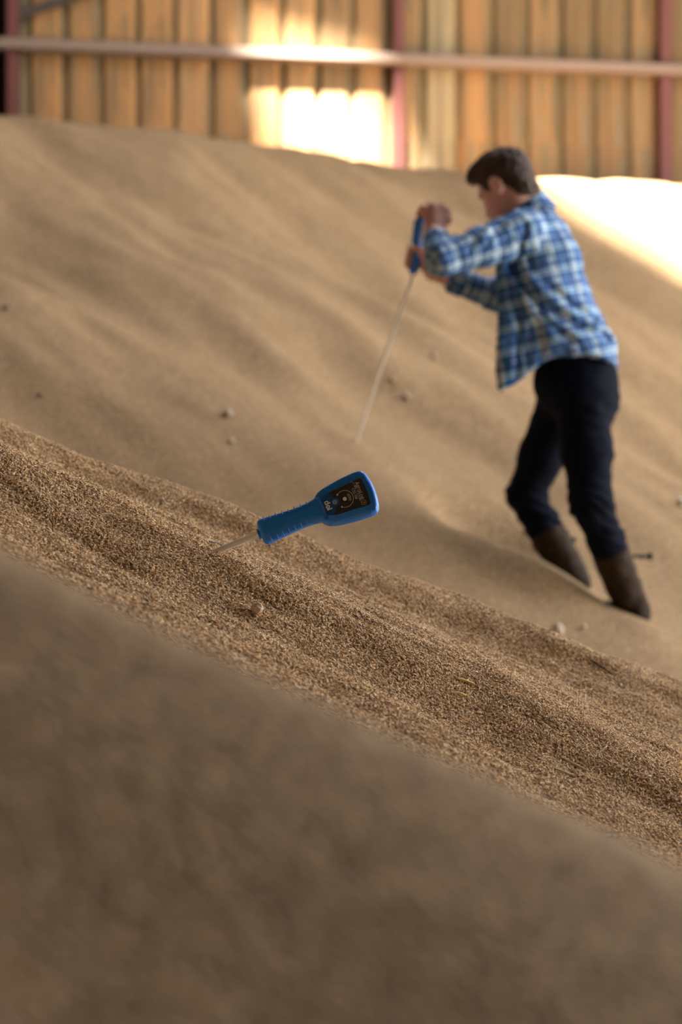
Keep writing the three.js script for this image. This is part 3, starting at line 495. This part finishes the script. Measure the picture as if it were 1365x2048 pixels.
  for (let i = 0; i < p.count; i += 3) {
    const c = V(0, 0, 0); for (let k = 0; k < 3; k++) c.add(V(p.getX(i + k), p.getY(i + k), p.getZ(i + k))); c.multiplyScalar(1 / 3);
    const ds = { t: torso(c.x, c.y, c.z), ul: upL(c.x, c.y, c.z), fl: foreL(c.x, c.y, c.z), ur: upR(c.x, c.y, c.z), fr: foreR(c.x, c.y, c.z) }, L = limbs[Object.keys(ds).reduce((a, b) => ds[b] < ds[a] ? b : a)];
    let first;
    for (let k = 0; k < 3; k++) { const q = V(p.getX(i + k), p.getY(i + k), p.getZ(i + k)).sub(L.a); let ang = Math.atan2(q.dot(L.e2), q.dot(L.e1)); if (k === 0) first = ang; else { if (ang - first > Math.PI) ang -= 2 * Math.PI; if (first - ang > Math.PI) ang += 2 * Math.PI; } uv[2 * (i + k)] = ang * L.r / S; uv[2 * (i + k) + 1] = q.dot(L.ax) / S; }
  }
  g.setAttribute('uv', new THREE.BufferAttribute(uv, 2));
  const shirt = place('shirt', g, plaid); shirt.userData.label = 'blue and white plaid shirt worn loose';
  // collar and cuffs
  const up2 = V(-0.32, 0.93, -0.14).normalize(), nc = J.neck.clone().add(V(0.008, -0.004, 0)), e1 = V(1, 0, 0).addScaledVector(up2, -up2.x).normalize(), e2 = up2.clone().cross(e1);
  const band = []; const bi = [], N = 48; for (let i = 0; i <= N; i++) for (const [h, r] of [[-0.035, 0.082], [0.0, 0.073], [0.030, 0.068], [0.033, 0.072], [0.0, 0.082], [-0.03, 0.094]]) { const a = lerp(-2.6, 2.6, i / N), v = nc.clone().addScaledVector(up2, h + 0.004 * Math.sin(a * 3)).addScaledVector(e1, Math.cos(a) * r).addScaledVector(e2, Math.sin(a) * r * 1.05); band.push(v); }
  for (let i = 0; i < N; i++) for (let k = 0; k < 6; k++) { const a = i * 6 + k, b = i * 6 + (k + 1) % 6; bi.push(a, b, a + 6, b, b + 6, a + 6); }
  const cg = new THREE.BufferGeometry(); cg.setAttribute('position', new THREE.Float32BufferAttribute(band.flatMap((v) => [v.x, v.y, v.z]), 3)); cg.setAttribute('uv', new THREE.Float32BufferAttribute(band.flatMap((v, i) => [Math.floor(i / 6) / N * 5, (i % 6) * 0.25]), 2)); cg.setIndex(bi); cg.computeVertexNormals();
  mesh('collar', cg.translate(-manAt.x, -manAt.y, -manAt.z), plaid, shirt);
  for (const [a, b, t, r] of [[J.elL, J.wrL, 0.52, 0.0475], [J.elR, J.wrR, 0.64, 0.0475]]) {
    const ax = b.clone().sub(a).normalize(), cuff = new THREE.LatheGeometry([[r - 0.006, -0.022], [r + 0.002, -0.024], [r + 0.004, 0], [r + 0.002, 0.024], [r - 0.004, 0.025], [r - 0.008, 0.01]].map(([x, y]) => new THREE.Vector2(x, y)), 32).applyQuaternion(new THREE.Quaternion().setFromUnitVectors(V(0, 1, 0), ax)), c = a.clone().lerp(b, t);
    const q = cuff.attributes.uv; for (let i = 0; i < q.count; i++) q.setXY(i, q.getX(i) * 4, q.getY(i) * 0.7);
    mesh('cuff', cuff.translate(c.x - manAt.x, c.y - manAt.y, c.z - manAt.z), plaid, shirt);
  }
}
{ // the probe he pushes in
  const tip = hit(712, 884, 6.2), z0 = V(0.86, 0.1, 0.5), z = z0.addScaledVector(probeAxis, -z0.dot(probeAxis)).normalize(), x = probeAxis.clone().cross(z);
  const loc = (v) => { const q = v.clone().sub(probeFoot); return V(q.dot(x), q.dot(probeAxis), q.dot(z)); };
  const beyond = tip.clone().add(tip.clone().sub(probeFoot).multiplyScalar(0.4));
  makeProbe(probeFoot, new THREE.Matrix4().makeBasis(x, probeAxis, z), [V(0, 0.004, 0), V(0, -0.006, 0), loc(probeFoot.clone().lerp(tip, 0.5)), loc(tip), loc(beyond)], 'blue handheld grain probe in the man\'s hands, long rod in the heap');
}

// ---------------------------------------------------------------- clods, flakes and straws on the grain
function clod(px, py, rpx, color, label, squash = 0.9, from = 0.6) {
  const p = hit(px, py, from), r = rpx * -p.z / F, g = new THREE.IcosahedronGeometry(r, 3), q = g.attributes.position, s = px * 0.37;
  for (let i = 0; i < q.count; i++) { const v = V(q.getX(i), q.getY(i), q.getZ(i)), k = 1 + 0.11 * noise3(v.x / r * 0.9 + s, v.y / r * 0.9, v.z / r * 0.9) + 0.05 * noise3(v.x / r * 3 + s, v.y / r * 3, v.z / r * 3); q.setXYZ(i, v.x * k, v.y * k * squash, v.z * k); }
  g.computeVertexNormals(); const o = mesh('clod', g, std(color, 0.9), scene); const n = heapNormal(p.x, p.z); o.position.copy(p).setY(heapY(p.x, p.z)).addScaledVector(n, r * 0.82); tag(o, label, 'clod'); return o;
}
clod(511, 1226, 13, '#cbb39c', 'round pinkish beige clod lying below the planted probe', 0.95);
clod(1113, 1267, 12, '#dccbb8', 'pale round clod in the hollow before the brown boots', 0.95, 4.6);
clod(1167, 1257, 6, '#d8c6a4', 'small cream pebble next to the pale clod', 0.7, 4.6);
clod(453, 834, 11, '#b3a894', 'grey lump of caked grain high on the slope', 0.7, 4.6);
clod(462, 886, 6, '#e4dac6', 'whitish pebble just below the grey caked lump', 0.8, 4.6);
clod(79, 793, 6, '#857a6a', 'dark pebble alone on the shaded left slope', 0.8, 4.6);
clod(11, 620, 8, '#857660', 'dark lump above the dark pebble on the slope', 0.7, 4.6);
clod(1360, 1012, 10, '#c9c2b4', 'pale grey clod on the slope behind the boots', 0.9, 4.6);
clod(785, 763, 7, '#a8966e', 'olive crumb on the slope beside the slanting rod', 0.7, 4.6);
clod(812, 797, 8, '#ab9c86', 'greyish crumb below the olive crumb by the rod', 0.7, 4.6);
clod(868, 716, 7, '#b09a86', 'pinkish crumb on the slope between rod and shirt', 0.7, 4.6);
function straw(a, b, rad, color, label, bend = 0.1) {
  const p = hit(...a), q = hit(...b), m = p.clone().lerp(q, 0.5), L = p.distanceTo(q); for (const v of [p, q, m]) { v.y = heapY(v.x, v.z) + rad + 0.002; } m.y += bend * L * 0.6; m.x += bend * L;
  const c = p.clone(), g = new THREE.TubeGeometry(new THREE.CatmullRomCurve3([p, m, q].map((v) => v.clone().sub(c))), 10, rad, 7), o = mesh('straw', g, std(color, 0.6), scene); o.position.copy(c); tag(o, label, 'straw');
}
straw([1184, 1324], [1226, 1352], 0.0014, '#4c3c28', 'thin dark twig on the ridge under the boots', 0.02);
straw([1123, 1519], [1176, 1546], 0.0017, '#c8b083', 'longer of two pale straws lying side by side', 0.02);
straw([1110, 1541], [1147, 1555], 0.0016, '#cbbf9e', 'shorter of two pale straws lying side by side', 0.02);
straw([1192, 1512], [1206, 1496], 0.0012, '#b8a98a', 'curled straw bit above the two pale straws', 0.3);
straw([916, 1362], [949, 1373], 0.0020, '#d6b566', 'yellow straw lying along the second ridge', 0.05);
straw([905, 1390], [932, 1396], 0.0018, '#cfae68', 'short yellow husk just under the second ridge', 0.1);
straw([418, 1086], [446, 1094], 0.0009, '#3c3026', 'fine dark stalk crossing the foot of the planted rod', 0.06);
function flake(px, py, size, color, label) {
  const p = hit(px, py), g = new THREE.SphereGeometry(size, 10, 6).scale(1.3, 0.35, 0.8), o = mesh('chaff_flake', g, std(color, 0.8), scene), n = heapNormal(p.x, p.z); o.position.copy(p).addScaledVector(n, size * 0.5 + 0.0015); o.quaternion.setFromUnitVectors(V(0, 1, 0), n); o.rotateY(px); tag(o, label, 'flake', 'pale chaff flakes on the bank');
}
for (const [x, y, s] of [[953, 1347, 0.0032], [1043, 1358, 0.003], [1077, 1410, 0.0032], [594, 1379, 0.004], [561, 1296, 0.0036], [1242, 1371, 0.0028], [1258, 1473, 0.003], [1298, 1555, 0.0032], [694, 1235, 0.003], [147, 978, 0.003], [361, 1074, 0.0028]]) flake(x, y, s, '#d9cfb8', 'small pale chaff flake lying loose on the foreground bank');

// ---------------------------------------------------------------- loose kernels over the part of the bank that is in focus
{
  const pts = []; const prof = [[-1, 0.05], [-0.8, 0.55], [-0.35, 0.95], [0.1, 1], [0.6, 0.78], [0.9, 0.35], [1, 0.05]];
  const kernel = new THREE.LatheGeometry(prof.map(([y, r]) => new THREE.Vector2(r * 0.00108, y * 0.0029)), 6); kernel.scale(1, 1, 0.82);
  const region = []; const r = rng(99);
  const N = 440000, m = new THREE.InstancedMesh(kernel, std('#ffffff', 0.7), N), M = new THREE.Matrix4(), q = new THREE.Quaternion(), q2 = new THREE.Quaternion(), c = new THREE.Color(), sc = V(1, 1, 1), Y = V(0, 1, 0);
  const G = 0.006, gx0 = -1.3, gd0 = 1.85, gw = 434, gh = 432, H = new Float32Array(gw * gh); for (let b = 0; b < gh; b++) for (let a = 0; a < gw; a++) H[b * gw + a] = EYE + heap(gx0 + a * G, gd0 + b * G);
  const look = (x, d) => { const u = (x - gx0) / G, w = (d - gd0) / G, a = Math.floor(u), b = Math.floor(w), s = u - a, t = w - b, k = b * gw + a; return [lerp(lerp(H[k], H[k + 1], s), lerp(H[k + gw], H[k + gw + 1], s), t), V((H[k] - H[k + 1]) / G, 1, (H[k + gw] - H[k]) / G).normalize()]; };
  let i = 0;
  while (i < N) {
    const d = lerp(1.9, 4.38, Math.sqrt(r() * 0.82 + 0.18 * r())), half = 0.171 * d + 0.42, x = (r() * 2 - 1) * half;
    if (Math.abs(x) > 0.171 * d + 0.05 && r() < 0.35) continue;
    const [y, n] = look(x, d), p = V(x, y, -d).addScaledVector(n, (r() - 0.15) * 0.0022);
    q.setFromUnitVectors(Y, n); const a = r() * Math.PI * 2, lift = (r() - 0.5) * (r() < 0.12 ? 2.0 : 0.7), dir = V(Math.cos(a) * Math.cos(lift), Math.sin(lift), Math.sin(a) * Math.cos(lift));
    dir.applyQuaternion(q); q2.setFromUnitVectors(Y, dir); const s = 0.8 + r() * 0.4; sc.set(s, s * (0.9 + r() * 0.25), s);
    M.compose(p, q2, sc); m.setMatrixAt(i, M);
    const k = KERNELS[Math.floor(r() * KERNELS.length)], f = r() < 0.06 ? 0.66 : r() < 0.06 ? 1.18 : 0.96 + r() * 0.22;
    c.setRGB(clamp(k[0] * f / 255), clamp(k[1] * f / 255), clamp(k[2] * f / 255), THREE.SRGBColorSpace); m.setColorAt(i, c); i++;
  }
  m.name = 'kernel_layer'; m.castShadow = m.receiveShadow = true; tag(m, 'loose grain kernels on the ridged bank', null, null, 'stuff'); heapMesh.add(m);
}

renderer.render(scene, camera);
